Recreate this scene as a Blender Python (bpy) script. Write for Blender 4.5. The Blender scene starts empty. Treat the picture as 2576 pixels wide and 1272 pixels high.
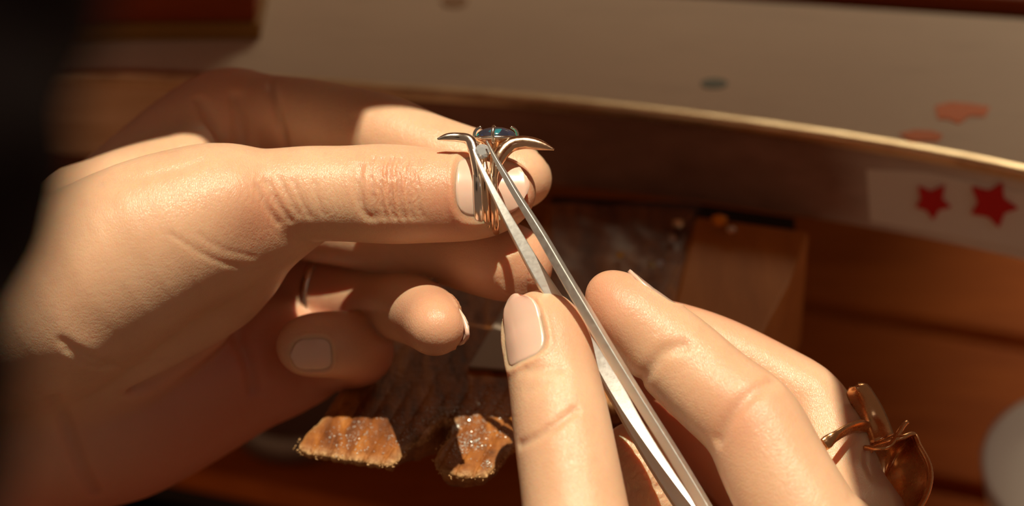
import bpy, bmesh, math, random
import numpy as np
import openvdb
from mathutils import Vector, Matrix

random.seed(5); rng = np.random.default_rng(5)
SC = bpy.context.scene
COL = SC.collection

# ------------------------------------------------------------------ camera, light, exposure
PITCH = math.radians(33.0)
D = 520.0                       # camera to the thumb that wears the ring, mm
S = 85.0 / 36.0 * 2576 / D      # px per mm at that distance
FW = np.array([0, math.cos(PITCH), -math.sin(PITCH)])
UP = np.array([0, math.sin(PITCH), math.cos(PITCH)])
RT = np.array([1.0, 0, 0])
HOME = np.array([0, 0, 1000.0])             # focal point, 1 m above the workshop floor (mm)
CAMP = HOME - FW * D
cam = bpy.data.cameras.new('camera'); camo = bpy.data.objects.new('camera', cam); COL.objects.link(camo)
camo.location = Vector(CAMP * .001); camo.rotation_euler = (math.pi/2 - PITCH, 0, 0)
cam.lens = 85; cam.sensor_width = 36; cam.clip_start = .02; cam.clip_end = 50
cam.dof.use_dof = True; cam.dof.focus_distance = (D - 7) * .001; cam.dof.aperture_fstop = 8.0
SC.camera = camo
SC.view_settings.view_transform = 'Standard'; SC.view_settings.look = 'None'
SC.view_settings.gamma = 1; SC.view_settings.use_curve_mapping = False
SC.view_settings.exposure = 0.0
W = bpy.data.worlds.new('world'); SC.world = W; W.use_nodes = True
bg = W.node_tree.nodes['Background']
bg.inputs[0].default_value = (1.0, .58, .35, 1); bg.inputs[1].default_value = .125

def cdir(v): return v[0]*RT + v[1]*UP + v[2]*FW
SUN_C = np.array([-.06, -1.25, 1.0])        # direction the sunlight travels
sund = cdir(SUN_C); sund /= np.linalg.norm(sund)
sl = bpy.data.lights.new('sun', 'SUN'); sl.energy = 5.2; sl.angle = math.radians(.6); sl.color = (1, .84, .60)
so = bpy.data.objects.new('sun', sl); COL.objects.link(so); so.location = (0, 0, 3)
so.rotation_euler = Vector(sund).to_track_quat('-Z', 'Y').to_euler()
def fill_lamp(name, loc, sx, sy, power, col, aim=(0, 0, 1.0)):
    al = bpy.data.lights.new(name, 'AREA'); al.shape = 'RECTANGLE'; al.size = sx; al.size_y = sy; al.energy = power; al.color = col
    ao = bpy.data.objects.new(name, al); COL.objects.link(ao); ao.location = loc
    ao.rotation_euler = (Vector(aim) - ao.location).to_track_quat('-Z', 'Y').to_euler()
fill_lamp('fill_side', (.77, -.95, 2.16), .6, .6, 2.3, (.95, .96, .92))  # added fill lamp, no window modelled; brightens steel, ring and nails
fill_lamp('fill_back', (.80, 1.9, 2.30), 1.0, .8, 32.0, (1, .80, .52))  # added fill lamp behind the bench, placed for the highlight on the rim

# ------------------------------------------------------------------ helpers
def px(x, y, z=0.0):
    """a point sighted at pixel x, y and z mm beyond the focal distance: millimetres right, up, away"""
    k = (D + z) / D / S
    return np.array([(x - 1288) * k, (636 - y) * k, z])
def wpt(c):                                  # camera-aligned mm -> world mm
    c = np.asarray(c, float)
    return CAMP + c[..., 0:1]*RT + c[..., 1:2]*UP + (c[..., 2:3] + D)*FW
def wp(x, y, z=0.0): return wpt(px(x, y, z))
def onplane(x, y, h):                        # where the sight line meets the horizontal plane at height h
    d = FW + (x - 1288)/S/D*RT + (636 - y)/S/D*UP
    t = (h - CAMP[2]) / d[2]
    return CAMP + d*t

def link(name, me, parent=None, mat=None):
    o = bpy.data.objects.new(name, me); COL.objects.link(o)
    if mat: me.materials.append(mat)
    if parent: o.parent = parent
    return o
def mesh(name, verts, faces, origin=None, parent=None, mat=None, smooth=True):
    """verts in world mm"""
    v = np.asarray(verts, float)
    base = np.zeros(3)
    if parent is not None:
        base = ORG[parent.name]
    elif origin is not None:
        base = np.asarray(origin, float)
    me = bpy.data.meshes.new(name)
    me.from_pydata(((v - base) * .001).tolist(), [], [list(map(int, f)) for f in faces])
    if smooth: me.polygons.foreach_set('use_smooth', [True]*len(me.polygons))
    me.update()
    o = link(name, me, parent, mat)
    ORG[o.name] = base
    if parent is None: o.location = Vector(base*.001)
    return o
ORG = {}
def empty(name, org):
    o = bpy.data.objects.new(name, None); COL.objects.link(o); o.empty_display_size = .01
    o.location = Vector(np.asarray(org)*.001); ORG[o.name] = np.asarray(org, float)
    return o
def tag(o, label=None, cat=None, group=None, kind=None):
    if label: o['label'] = label
    if cat: o['category'] = cat
    if group: o['group'] = group
    if kind: o['kind'] = kind
    return o
def nrm(v): v = np.asarray(v, float); return v/np.linalg.norm(v)
def crom(P, n):
    """Catmull-Rom through rows of P (any columns)"""
    P = np.asarray(P, float); Q = np.vstack([2*P[0]-P[1], P, 2*P[-1]-P[-2]]); out = []
    for i in range(1, len(Q)-2):
        for t in np.arange(n)/n:
            a, b, c, d = Q[i-1], Q[i], Q[i+1], Q[i+2]
            out.append(.5*(2*b + (c-a)*t + (2*a-5*b+4*c-d)*t*t + (3*b-a-3*c+d)*t**3))
    out.append(P[-1]); return np.array(out)
def sweep(P, rx, ry, side, n=14, power=2.0, closed=False, caps=True):
    """loft of superellipse sections: P path (mm), half sizes rx along side, ry across; side: vector or array"""
    P = np.asarray(P, float); m = len(P)
    rx = np.broadcast_to(rx, m); ry = np.broadcast_to(ry, m); side = np.broadcast_to(side, (m, 3))
    if closed: T = np.roll(P, -1, 0) - np.roll(P, 1, 0)
    else: T = np.gradient(P, axis=0)
    T = T/np.linalg.norm(T, axis=1)[:, None]
    X = side - T*(side*T).sum(1)[:, None]; X /= np.linalg.norm(X, axis=1)[:, None]
    Y = np.cross(T, X)
    a = np.arange(n)*2*math.pi/n + math.pi/n
    c, s = np.cos(a), np.sin(a); e = 2/power
    c, s = np.sign(c)*abs(c)**e, np.sign(s)*abs(s)**e
    V = P[:, None] + X[:, None]*(rx[:, None]*c)[..., None] + Y[:, None]*(ry[:, None]*s)[..., None]
    F = []
    for i in range(m if closed else m-1):
        j = (i+1) % m
        for k in range(n):
            F.append((i*n+k, i*n+(k+1) % n, j*n+(k+1) % n, j*n+k))
    V = V.reshape(-1, 3)
    if caps and not closed:
        F += [tuple(range(n))[::-1], tuple(range((m-1)*n, m*n))]
    return V, F
def merge(parts):
    V = []; F = []; o = 0
    for v, f in parts:
        V.append(np.asarray(v)); F += [tuple(int(i)+o for i in q) for q in f]; o += len(v)
    return np.vstack(V), F
def prism(poly, z0, z1):
    n = len(poly); V = [(p[0], p[1], z1) for p in poly] + [(p[0], p[1], z0) for p in poly]
    F = [tuple(range(n)), tuple(range(2*n-1, n-1, -1))]
    F += [(i, n+i, n+(i+1) % n, (i+1) % n) for i in range(n)]
    return np.array(V, float), F
def bevel(o, w, seg=2):
    m = o.modifiers.new('bevel', 'BEVEL'); m.width = w*.001; m.segments = seg; m.limit_method = 'ANGLE'
    return o

# ------------------------------------------------------------------ materials
class NT:
    def __init__(s, name):
        s.m = bpy.data.materials.new(name); s.m.use_nodes = True; s.t = s.m.node_tree
        s.p = s.t.nodes['Principled BSDF']; s.out = s.t.nodes['Material Output']
    def n(s, typ, **kw):
        x = s.t.nodes.new(typ)
        for k, v in kw.items():
            if isinstance(k, str) and hasattr(x, k): setattr(x, k, v)
        return x
    def l(s, a, b): s.t.links.new(a, b)
    def set(s, **kw):
        for k, v in kw.items(): s.p.inputs[k.replace('_', ' ')].default_value = v
        return s
    def coords(s, scale=(1, 1, 1), rot=(0, 0, 0)):
        tc = s.n('ShaderNodeTexCoord'); mp = s.n('ShaderNodeMapping')
        mp.inputs['Scale'].default_value = scale; mp.inputs['Rotation'].default_value = rot
        s.l(tc.outputs['Object'], mp.inputs[0]); return mp.outputs[0]
    def noise(s, vec, scale, detail=4, rough=.5, dist=0):
        x = s.n('ShaderNodeTexNoise'); x.inputs['Scale'].default_value = scale; x.inputs['Detail'].default_value = detail
        x.inputs['Roughness'].default_value = rough; x.inputs['Distortion'].default_value = dist
        s.l(vec, x.inputs['Vector']); return x.outputs['Fac']
    def ramp(s, fac, stops):
        r = s.n('ShaderNodeValToRGB'); e = r.color_ramp.elements
        while len(e) < len(stops): e.new(.5)
        for q, (p, c) in zip(e, stops): q.position = p; q.color = (*c, 1) if len(c) == 3 else c
        s.l(fac, r.inputs[0]); return r.outputs[0]
    def mix(s, fac, a, b, mode='MIX'):
        x = s.n('ShaderNodeMix', data_type='RGBA', blend_type=mode)
        for sock, v in ((x.inputs[0], fac), (x.inputs[6], a), (x.inputs[7], b)):
            if hasattr(v, 'is_linked'): s.l(v, sock)
            else: sock.default_value = v if not isinstance(v, tuple) else (*v, 1)[:4]
        return x.outputs[2]
    def math(s, op, a, b=0.0, c=0.0):
        x = s.n('ShaderNodeMath', operation=op)
        for i, v in enumerate((a, b, c)):
            if hasattr(v, 'is_linked'): s.l(v, x.inputs[i])
            else: x.inputs[i].default_value = v
        return x.outputs[0]
    def bump(s, h, strength, dist, prev=None):
        b = s.n('ShaderNodeBump'); b.inputs['Strength'].default_value = strength; b.inputs['Distance'].default_value = dist
        s.l(h, b.inputs['Height'])
        if prev: s.l(prev, b.inputs['Normal'])
        return b.outputs[0]
    def attr(s, name):
        a = s.n('ShaderNodeAttribute'); a.attribute_name = name; return a.outputs['Fac']

def skin_mat(name, wave_rot):
    t = NT(name)
    v = t.coords()
    big = t.noise(v, 60, 3); mid = t.noise(v, 420, 4, .6)
    col = t.ramp(big, [(.3, (.70, .45, .30)), (.7, (.77, .52, .36))])
    red = t.attr('red')
    col = t.mix(red, col, (.56, .15, .08))  # deep red: flushed skin, and shade painted on the far parts
    col = t.mix(t.ramp(mid, [(.5, (0, 0, 0)), (.75, (.18, .18, .18))]), col, (.62, .32, .22))
    t.l(col, t.p.inputs['Base Color'])
    t.set(Roughness=.37, Subsurface_Weight=.85, Subsurface_Scale=.0032)
    t.p.inputs['Subsurface Radius'].default_value = (1.0, .32, .15)
    t.p.inputs['Specular IOR Level'].default_value = .5
    # skin relief: cells, and lines running across the fingers where 'wrinkle' says so
    vo = t.n('ShaderNodeTexVoronoi', feature='DISTANCE_TO_EDGE'); vo.inputs['Scale'].default_value = 2000; vo.inputs['Randomness'].default_value = .9
    st = t.coords((1.5, .62, .62), wave_rot); t.l(st, vo.inputs['Vector'])
    cell = t.ramp(vo.outputs['Distance'], [(0, (0, 0, 0)), (.22, (1, 1, 1))])
    wv = t.n('ShaderNodeTexWave', wave_type='BANDS', bands_direction='X', wave_profile='SIN')
    wv.inputs['Scale'].default_value = 210; wv.inputs['Distortion'].default_value = 11; wv.inputs['Detail'].default_value = 3
    wv.inputs['Detail Scale'].default_value = 1.2
    t.l(t.coords((1, 1, 1), wave_rot), wv.inputs['Vector'])
    wr = t.math('MULTIPLY', wv.outputs['Fac'], t.attr('wrinkle'))
    b1 = t.bump(t.noise(v, 800, 4, .7), .30, .0004)
    b2 = t.bump(cell, .20, .0002, b1)
    b3 = t.bump(wr, .55, .0005, b2)
    t.l(b3, t.p.inputs['Normal'])
    return t.m
def simple(name, col, rough=.5, metal=0.0, **kw):
    t = NT(name); t.set(Base_Color=(*col, 1), Roughness=rough, Metallic=metal, **kw); return t
def metal_mat(name, col, rough, scratch=0.0, rot=(0, 0, 0), sc=(1, 1, 1)):
    t = simple(name, col, rough, 1.0)
    v = t.coords(sc, rot)
    n = t.noise(v, 900, 4, .6)
    rr = t.n('ShaderNodeMapRange'); rr.inputs[3].default_value = max(.02, rough-.1); rr.inputs[4].default_value = rough+.14
    t.l(n, rr.inputs[0]); t.l(rr.outputs[0], t.p.inputs['Roughness'])
    if scratch: t.l(t.bump(n, scratch, .0002), t.p.inputs['Normal'])
    return t.m
def wood_mat(name, dark, light, scale=(1, 1, 1), rot=(0, 0, 0), rough=.5, k=60, bump=.25, coat=0.0, spec=.12):
    t = NT(name)
    v = t.coords(scale, rot)
    a = t.noise(v, k, 5, .6, .6); b = t.noise(v, k*5, 4, .65)
    f = t.math('ADD', t.math('MULTIPLY', a, .65), t.math('MULTIPLY', b, .35))
    t.l(t.ramp(f, [(.32, dark), (.66, light)]), t.p.inputs['Base Color'])
    t.l(t.bump(f, bump, .0006), t.p.inputs['Normal'])
    t.set(Roughness=rough, Coat_Weight=coat, Coat_Roughness=.2, Specular_IOR_Level=spec)
    return t.m

M = {}
M['skin'] = skin_mat('skin', (0, 0, 0))
M['skin_right'] = skin_mat('skin_right', (0, 0, math.radians(50)))
def nail_mat(name):
    t = simple(name, (.80, .56, .47), .18, 0, Subsurface_Weight=.5, Subsurface_Scale=.0015, Coat_Weight=1.0, Coat_Roughness=.28)
    t.l(t.bump(t.noise(t.coords((1, .15, 1)), 700, 2), .08, .0003), t.p.inputs['Normal']); return t.m
M['nail'] = nail_mat('nail')
M['steel'] = metal_mat('brushed_steel', (.86, .89, .89), .46, .12)
M['steel_edge'] = M['steel']
M['white_gold'] = metal_mat('white_gold', (.95, .93, .88), .17, .03)
M['rose_gold'] = metal_mat('rose_gold', (.97, .72, .52), .16, .03)
M['silver'] = metal_mat('silver', (.85, .80, .72), .22, .05)
M['bronze'] = metal_mat('bronze', (.72, .40, .20), .24, .08)
M['filings'] = simple('filings', (.80, .90, .90), .3, .45).m
M['tray_wood'] = wood_mat('tray_wood', (.30, .062, .006), (.54, .14, .017), (.12, 1, 1), k=50, rough=.7)
M['pale_wood'] = wood_mat('pale_wood', (.42, .20, .085), (.62, .34, .16), (.1, 1, 1), k=90, rough=.6)
M['red_wood'] = wood_mat('red_wood', (.22, .035, .010), (.36, .07, .018), (.12, 1, 1), k=40, rough=.5)
M['box_lip'] = wood_mat('box_lip', (.26, .13, .03), (.38, .20, .05), (.1, 1, 1), k=60)
M['block_wood'] = wood_mat('block_wood', (.34, .12, .025), (.52, .21, .05), (1, .15, 1), k=60)
M['black'] = simple('black_cloth', (.006, .003, .003), .95, 0, Specular_IOR_Level=.1).m
M['gap'] = simple('gap', (.02, .012, .009), .9).m

# ------------------------------------------------------------------ the setting
H_PIN = 1000 - 45.5; H_TOP = H_PIN + 19; H_TRAY = H_PIN - 125
floor_v, floor_f = prism([(-1500, -1500), (1500, -1500), (1500, 1900), (-1500, 1900)], -30, 0)
fo = mesh('floor', floor_v, floor_f, origin=(0, 0, 0), mat=wood_mat('floor_wood', (.05, .02, .01), (.10, .045, .02), (.1, 1, 1), k=12), smooth=False)
tag(fo, 'dark wooden workshop floor', kind='structure')

wall_v, wall_f = prism([(-1500, 2150), (1500, 2150), (1500, 2290), (-1500, 2290)], 0, 2700)
tag(mesh('wall_back', wall_v, wall_f, origin=(0, 2200, 0), mat=simple('wall_paint', (.20, .12, .07), .9).m, smooth=False), 'dim brown workshop wall behind the bench', kind='structure')

# ------------------------------------------------------------------ workbench
def P2(x, y, h): q = onplane(x, y, h); return (q[0], q[1])
rim_px = [(-250, 172), (100, 180), (400, 190), (700, 204), (1000, 226), (1300, 246), (1600, 276), (1900, 313), (2200, 358), (2500, 414), (2900, 505)]
rim = crom([P2(x, y, H_TOP) for x, y in rim_px], 6)
bench = tag(empty('workbench', (0, 560, H_TOP)), 'pale worn workbench top with a curved lit rim across the whole frame', 'workbench')
t = NT('bench_top')
v = t.coords()
n1 = t.noise(v, 9, 4, .6); n2 = t.noise(t.coords((.25, 1, 1)), 120, 4, .6)
c = t.ramp(n1, [(.3, (.60, .49, .38)), (.7, (.68, .56, .43))])
c = t.mix(t.ramp(n2, [(.55, (0, 0, 0)), (.8, (.25, .25, .25))]), c, (.36, .27, .19))
t.l(c, t.p.inputs['Base Color']); t.set(Roughness=.6)
M['bench_top'] = t.m
back = [P2(3100, 75, H_TOP), P2(2576, 45, H_TOP), P2(1700, -12, H_TOP), P2(1000, -40, H_TOP), P2(-500, -80, H_TOP)]
off = np.array([0, 1.6])
bv, bf = prism([tuple(p+off) for p in rim] + back, H_TOP-6, H_TOP-.4)
mesh('bench_top', bv, bf, parent=bench, mat=M['bench_top'], smooth=False)
# rounded edge strip along the rim
rp = np.array([(p[0], p[1]+1.0, H_TOP-1.1) for p in rim])
ev, ef = sweep(rp, 1.9, 1.7, np.array([0, 1., 0]), n=24, power=4.5)
t = NT('rim_edge')
nn = t.noise(t.coords((.5, 1, 1)), 160, 3, .6)
t.l(t.ramp(nn, [(.3, (.70, .54, .34)), (.6, (.97, .82, .56))]), t.p.inputs['Base Color'])
t.l(t.bump(nn, .15, .0004), t.p.inputs['Normal']); t.set(Roughness=.30, Metallic=.95)
M['rim_edge'] = t.m
tag(mesh('edge_strip', ev, ef, parent=bench, mat=M['rim_edge']), 'worn light edge strip catching the added back lamp')
# front face under the rim: pale paint, with the hands' shade painted on in brown
face = []
for k, (dz, dy) in enumerate([(-2.5, .5), (-2.8, 1.2), (-26, 1.2), (-26, 9), (-2.5, 9)]):
    face.append([(p[0], p[1]+dy, H_TOP+dz) for p in rim])
face = np.array(face); m_, n_ = face.shape[:2]
ff = [(a*n_+i, ((a+1) % m_)*n_+i, ((a+1) % m_)*n_+i+1, a*n_+i+1) for a in range(m_) for i in range(n_-1)]
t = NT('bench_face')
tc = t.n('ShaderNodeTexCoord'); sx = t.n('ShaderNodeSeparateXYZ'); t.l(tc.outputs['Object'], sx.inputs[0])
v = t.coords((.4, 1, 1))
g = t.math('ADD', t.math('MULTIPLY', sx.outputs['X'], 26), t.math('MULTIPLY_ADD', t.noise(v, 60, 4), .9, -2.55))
unshaded = t.ramp(g, [(0, (0, 0, 0)), (1, (1, 1, 1))])
shade_brown = t.ramp(t.noise(v, 150, 4, .6), [(.3, (.26, .13, .085)), (.7, (.38, .20, .14))])
c = t.mix(unshaded, shade_brown, (.80, .73, .65))
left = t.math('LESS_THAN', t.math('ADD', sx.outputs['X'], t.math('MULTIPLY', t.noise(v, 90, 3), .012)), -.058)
sunlit_wood = t.ramp(t.noise(t.coords((.08, 1, 1)), 260, 4, .6), [(.35, (.72, .42, .20)), (.65, (.92, .62, .36))])  # lighter colour at this end stands in for sunlight on the face
t.l(t.mix(left, c, sunlit_wood), t.p.inputs['Base Color']); t.set(Roughness=.5)
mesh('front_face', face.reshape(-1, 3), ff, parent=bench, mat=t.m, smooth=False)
# flat marks on the bench top
def decal(name, pts, h, col, parent, lab, thick=.25, rough=.6):
    pv, pf = prism([P2(x, y, h) for x, y in pts], h-.3, h+thick)
    o = mesh(name, pv, pf, parent=parent, mat=simple(name, col, rough).m, smooth=False); tag(o, lab); return o
def ell(cx, cy, a, b, n=20): return [(cx+a*math.cos(q*2*math.pi/n), cy+b*math.sin(q*2*math.pi/n)) for q in range(n)]
decal('paint_spot', ell(1797, 211, 34, 12), H_TOP-.4, (.16, .20, .18), bench, 'small grey green paint spot')
decal('paint_spot', ell(1143, 5, 34, 16), H_TOP-.4, (.36, .20, .09), bench, 'brown stain near the far edge')
decal('star_mark', [(2352, 268), (2392, 258), (2440, 262), (2490, 270), (2478, 294), (2440, 292), (2412, 312), (2385, 300), (2360, 300)], H_TOP-.4, (.85, .20, .03), bench, 'orange worn star mark on the bench top')
decal('star_mark', [(2262, 338), (2300, 328), (2345, 330), (2372, 340), (2360, 356), (2290, 356)], H_TOP-.4, (.80, .19, .03), bench, 'orange mark at the rim')
# white label with two red stars on the front face
def on_face(x, y):                            # pixel -> point on the vertical front face
    hs = np.linspace(H_TOP-1, H_TOP-34, 330)
    best = None
    for h in hs:
        q = onplane(x, y, h); i = np.argmin(abs(rim[:, 0]-q[0]))
        e = abs(np.interp(q[0], rim[:, 0], rim[:, 1])+1.2 - q[1])
        if best is None or e < best[0]: best = (e, q)
    return best[1]
def face_patch(name, pts, out, parent, mat, label):
    f = np.array([on_face(x, y) for x, y in pts]); n = len(f)
    slope = nrm([rim[-1, 1]-rim[-14, 1], -(rim[-1, 0]-rim[-14, 0]), 0])
    V = np.vstack([f + slope*out, f - slope*.4]); F = [tuple(range(n)), tuple(range(2*n-1, n-1, -1))]
    F += [(i, (i+1) % n, n+(i+1) % n, n+i) for i in range(n)]
    o = mesh(name, V, F, parent=parent, mat=mat, smooth=False); bm = bmesh.new(); bm.from_mesh(o.data)
    bmesh.ops.recalc_face_normals(bm, faces=bm.faces); bm.to_mesh(o.data); bm.free(); tag(o, label); return o
lab = face_patch('label_sticker', [(2180, 425), (2330, 432), (2450, 456), (2640, 500), (2640, 640), (2560, 622), (2400, 592), (2190, 556)], .25, bench,
                 simple('label_paper', (.84, .79, .72), .55).m, 'whitish label strip with red stars')
lab2 = bpy.data.objects['label_sticker']
red = simple('star_red', (.62, .004, .006), .5).m
ORG['label_sticker'] = ORG['workbench']
for pts in ([(2314, 464), (2342, 477), (2378, 462), (2373, 497), (2394, 515), (2366, 521), (2351, 547), (2335, 523), (2307, 514), (2319, 494)],
            [(2448, 465), (2488, 475), (2522, 458), (2528, 496), (2562, 519), (2530, 529), (2516, 566), (2490, 539), (2446, 531), (2463, 503)]):
    face_patch('star', pts, 1.5, lab2, red, 'red five-pointed star')
# slot under the face where the wooden holder is let in
sv, sf = prism([P2(1385, 494, H_TOP-24), P2(1560, 502, H_TOP-24), P2(1740, 510, H_TOP-24), P2(2000, 548, H_TOP-24), P2(2000, 578, H_TOP-24), P2(1740, 552, H_TOP-24), P2(1385, 520, H_TOP-24)], H_TOP-40, H_TOP-24)
mesh('slot', sv, sf, parent=bench, mat=M['gap'], smooth=False)
# back board and the box standing on the bench
q0, q1 = P2(1500, -22, H_TOP), P2(3000, 72, H_TOP)
dv = np.array([q1[0]-q0[0], q1[1]-q0[1]]); dv /= np.linalg.norm(dv); nv = np.array([-dv[1], dv[0]])
q0 = np.array(q0); q1 = np.array(q1)
def strip(a, b, n0, n1, z0, z1):
    a, b = np.array(a), np.array(b)
    return prism([tuple(a+nv*n0), tuple(b+nv*n0), tuple(b+nv*n1), tuple(a+nv*n1)], z0, z1)
mesh('back_gap', *strip(q0, q1, .5, 7, H_TOP-20, H_TOP-3), parent=bench, mat=M['gap'], smooth=False)
mesh('shade_panel', *strip(q0-dv*250, q1, 242, 252, 20, H_TOP-21), parent=bench, mat=M['red_wood'], smooth=False)  # unseen panel added to keep the back lamp off the tray
o = mesh('back_board', *strip(q0-dv*250, q1, 7.5, 240, H_TOP-20, H_TOP+2), origin=(*q0, H_TOP), mat=M['red_wood'], smooth=False)  # rear depth added to stop light leaking onto the tray
tag(o, 'dark red brown board behind the far edge of the bench top', 'board')
bevel(o, 1)
b0, b1 = np.array(P2(60, 104, H_TOP)), np.array(P2(655, 98, H_TOP))
box = tag(empty('wooden_box', (*b1, H_TOP)), 'red brown wooden box with a paler lip standing on the bench top', 'box')
bevel(mesh('lip', *prism([tuple(b0), tuple(b1), tuple(b1+[0, 70]), tuple(b0+[0, 70])], H_TOP-.3, H_TOP+4.5), parent=box, mat=M['box_lip'], smooth=False), .5)
bevel(mesh('body', *prism([tuple(b0+[0, 1.4]), tuple(b1+[-1.2, 1.4]), tuple(b1+[-1.2, 70]), tuple(b0+[0, 70])], H_TOP+4.5, H_TOP+48), parent=box, mat=M['red_wood'], smooth=False), .8)
bevel(mesh('cover', *prism([tuple(b0+[0, .2]), tuple(b1+[0, .2]), tuple(b1+[0, 70]), tuple(b0+[0, 70])], H_TOP+48, H_TOP+53), parent=box, mat=M['red_wood'], smooth=False), .8)

# ------------------------------------------------------------------ the catch tray of orange planks below
tray = tag(empty('catch_tray', (0, 500, H_TRAY)), 'orange wooden catch tray of planks below the bench pin', 'tray')
e0, e1 = np.array(P2(200, 1178, H_TRAY)), np.array(P2(1330, 1275, H_TRAY))
g0, g1 = np.array(P2(1900, 745, H_TRAY)), np.array(P2(2576, 862, H_TRAY))
pd = nrm(g1-g0); pn = np.array([-pd[1], pd[0]]); far = 420
def along(o, s, t_): return tuple(o + pd*s + pn*t_)
gapw = 8
near = float((e0-g0) @ pn) + 10
edges = []
tt = 0.0; widths = [52, 60, 56, 60, 60]
t0 = gapw/2
while t0 < 40: edges.append((t0, t0+62)); t0 += 62+gapw
t0 = -gapw/2
while t0 > near: edges.append((max(near, t0-74), t0)); t0 -= 74+gapw
for a, b in edges:
    if b-a < 6: continue
    j = random.uniform(-.6, .6)
    o = mesh('plank', *prism([along(g0, -330, a), along(g0, 420, a), along(g0, 420, b), along(g0, -330, b)], H_TRAY-9+j, H_TRAY+j), parent=tray, mat=M['tray_wood'], smooth=False)
    bevel(o, 1.2)
mesh('tray_bottom', *prism([along(g0, -330, near), along(g0, 420, near), along(g0, 420, 74), along(g0, -330, 74)], H_TRAY-14, H_TRAY-9.4), parent=tray, mat=M['gap'], smooth=False)

# dark apron cloth over the lap under the tray
ap = tag(empty('apron', (0, 250, H_TRAY-90)), 'black apron cloth in shadow below the near edge of the tray', 'apron')
gx, gy = np.meshgrid(np.linspace(-330, 330, 34), np.linspace(-160, 60, 18)); 
ox, oy = 0, 330
gz = H_TRAY-60 + 10*np.sin(gx*.03+gy*.02)+6*np.sin(gx*.071-gy*.05) - .0006*gx**2
V = np.stack([gx+ox, gy+oy, gz], -1).reshape(-1, 3); F = [(r*34+c_, r*34+c_+1, (r+1)*34+c_+1, (r+1)*34+c_) for r in range(17) for c_ in range(33)]
o = mesh('cloth', V, F, parent=ap, mat=M['black']); so_ = o.modifiers.new('solid', 'SOLIDIFY'); so_.thickness = .002

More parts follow.
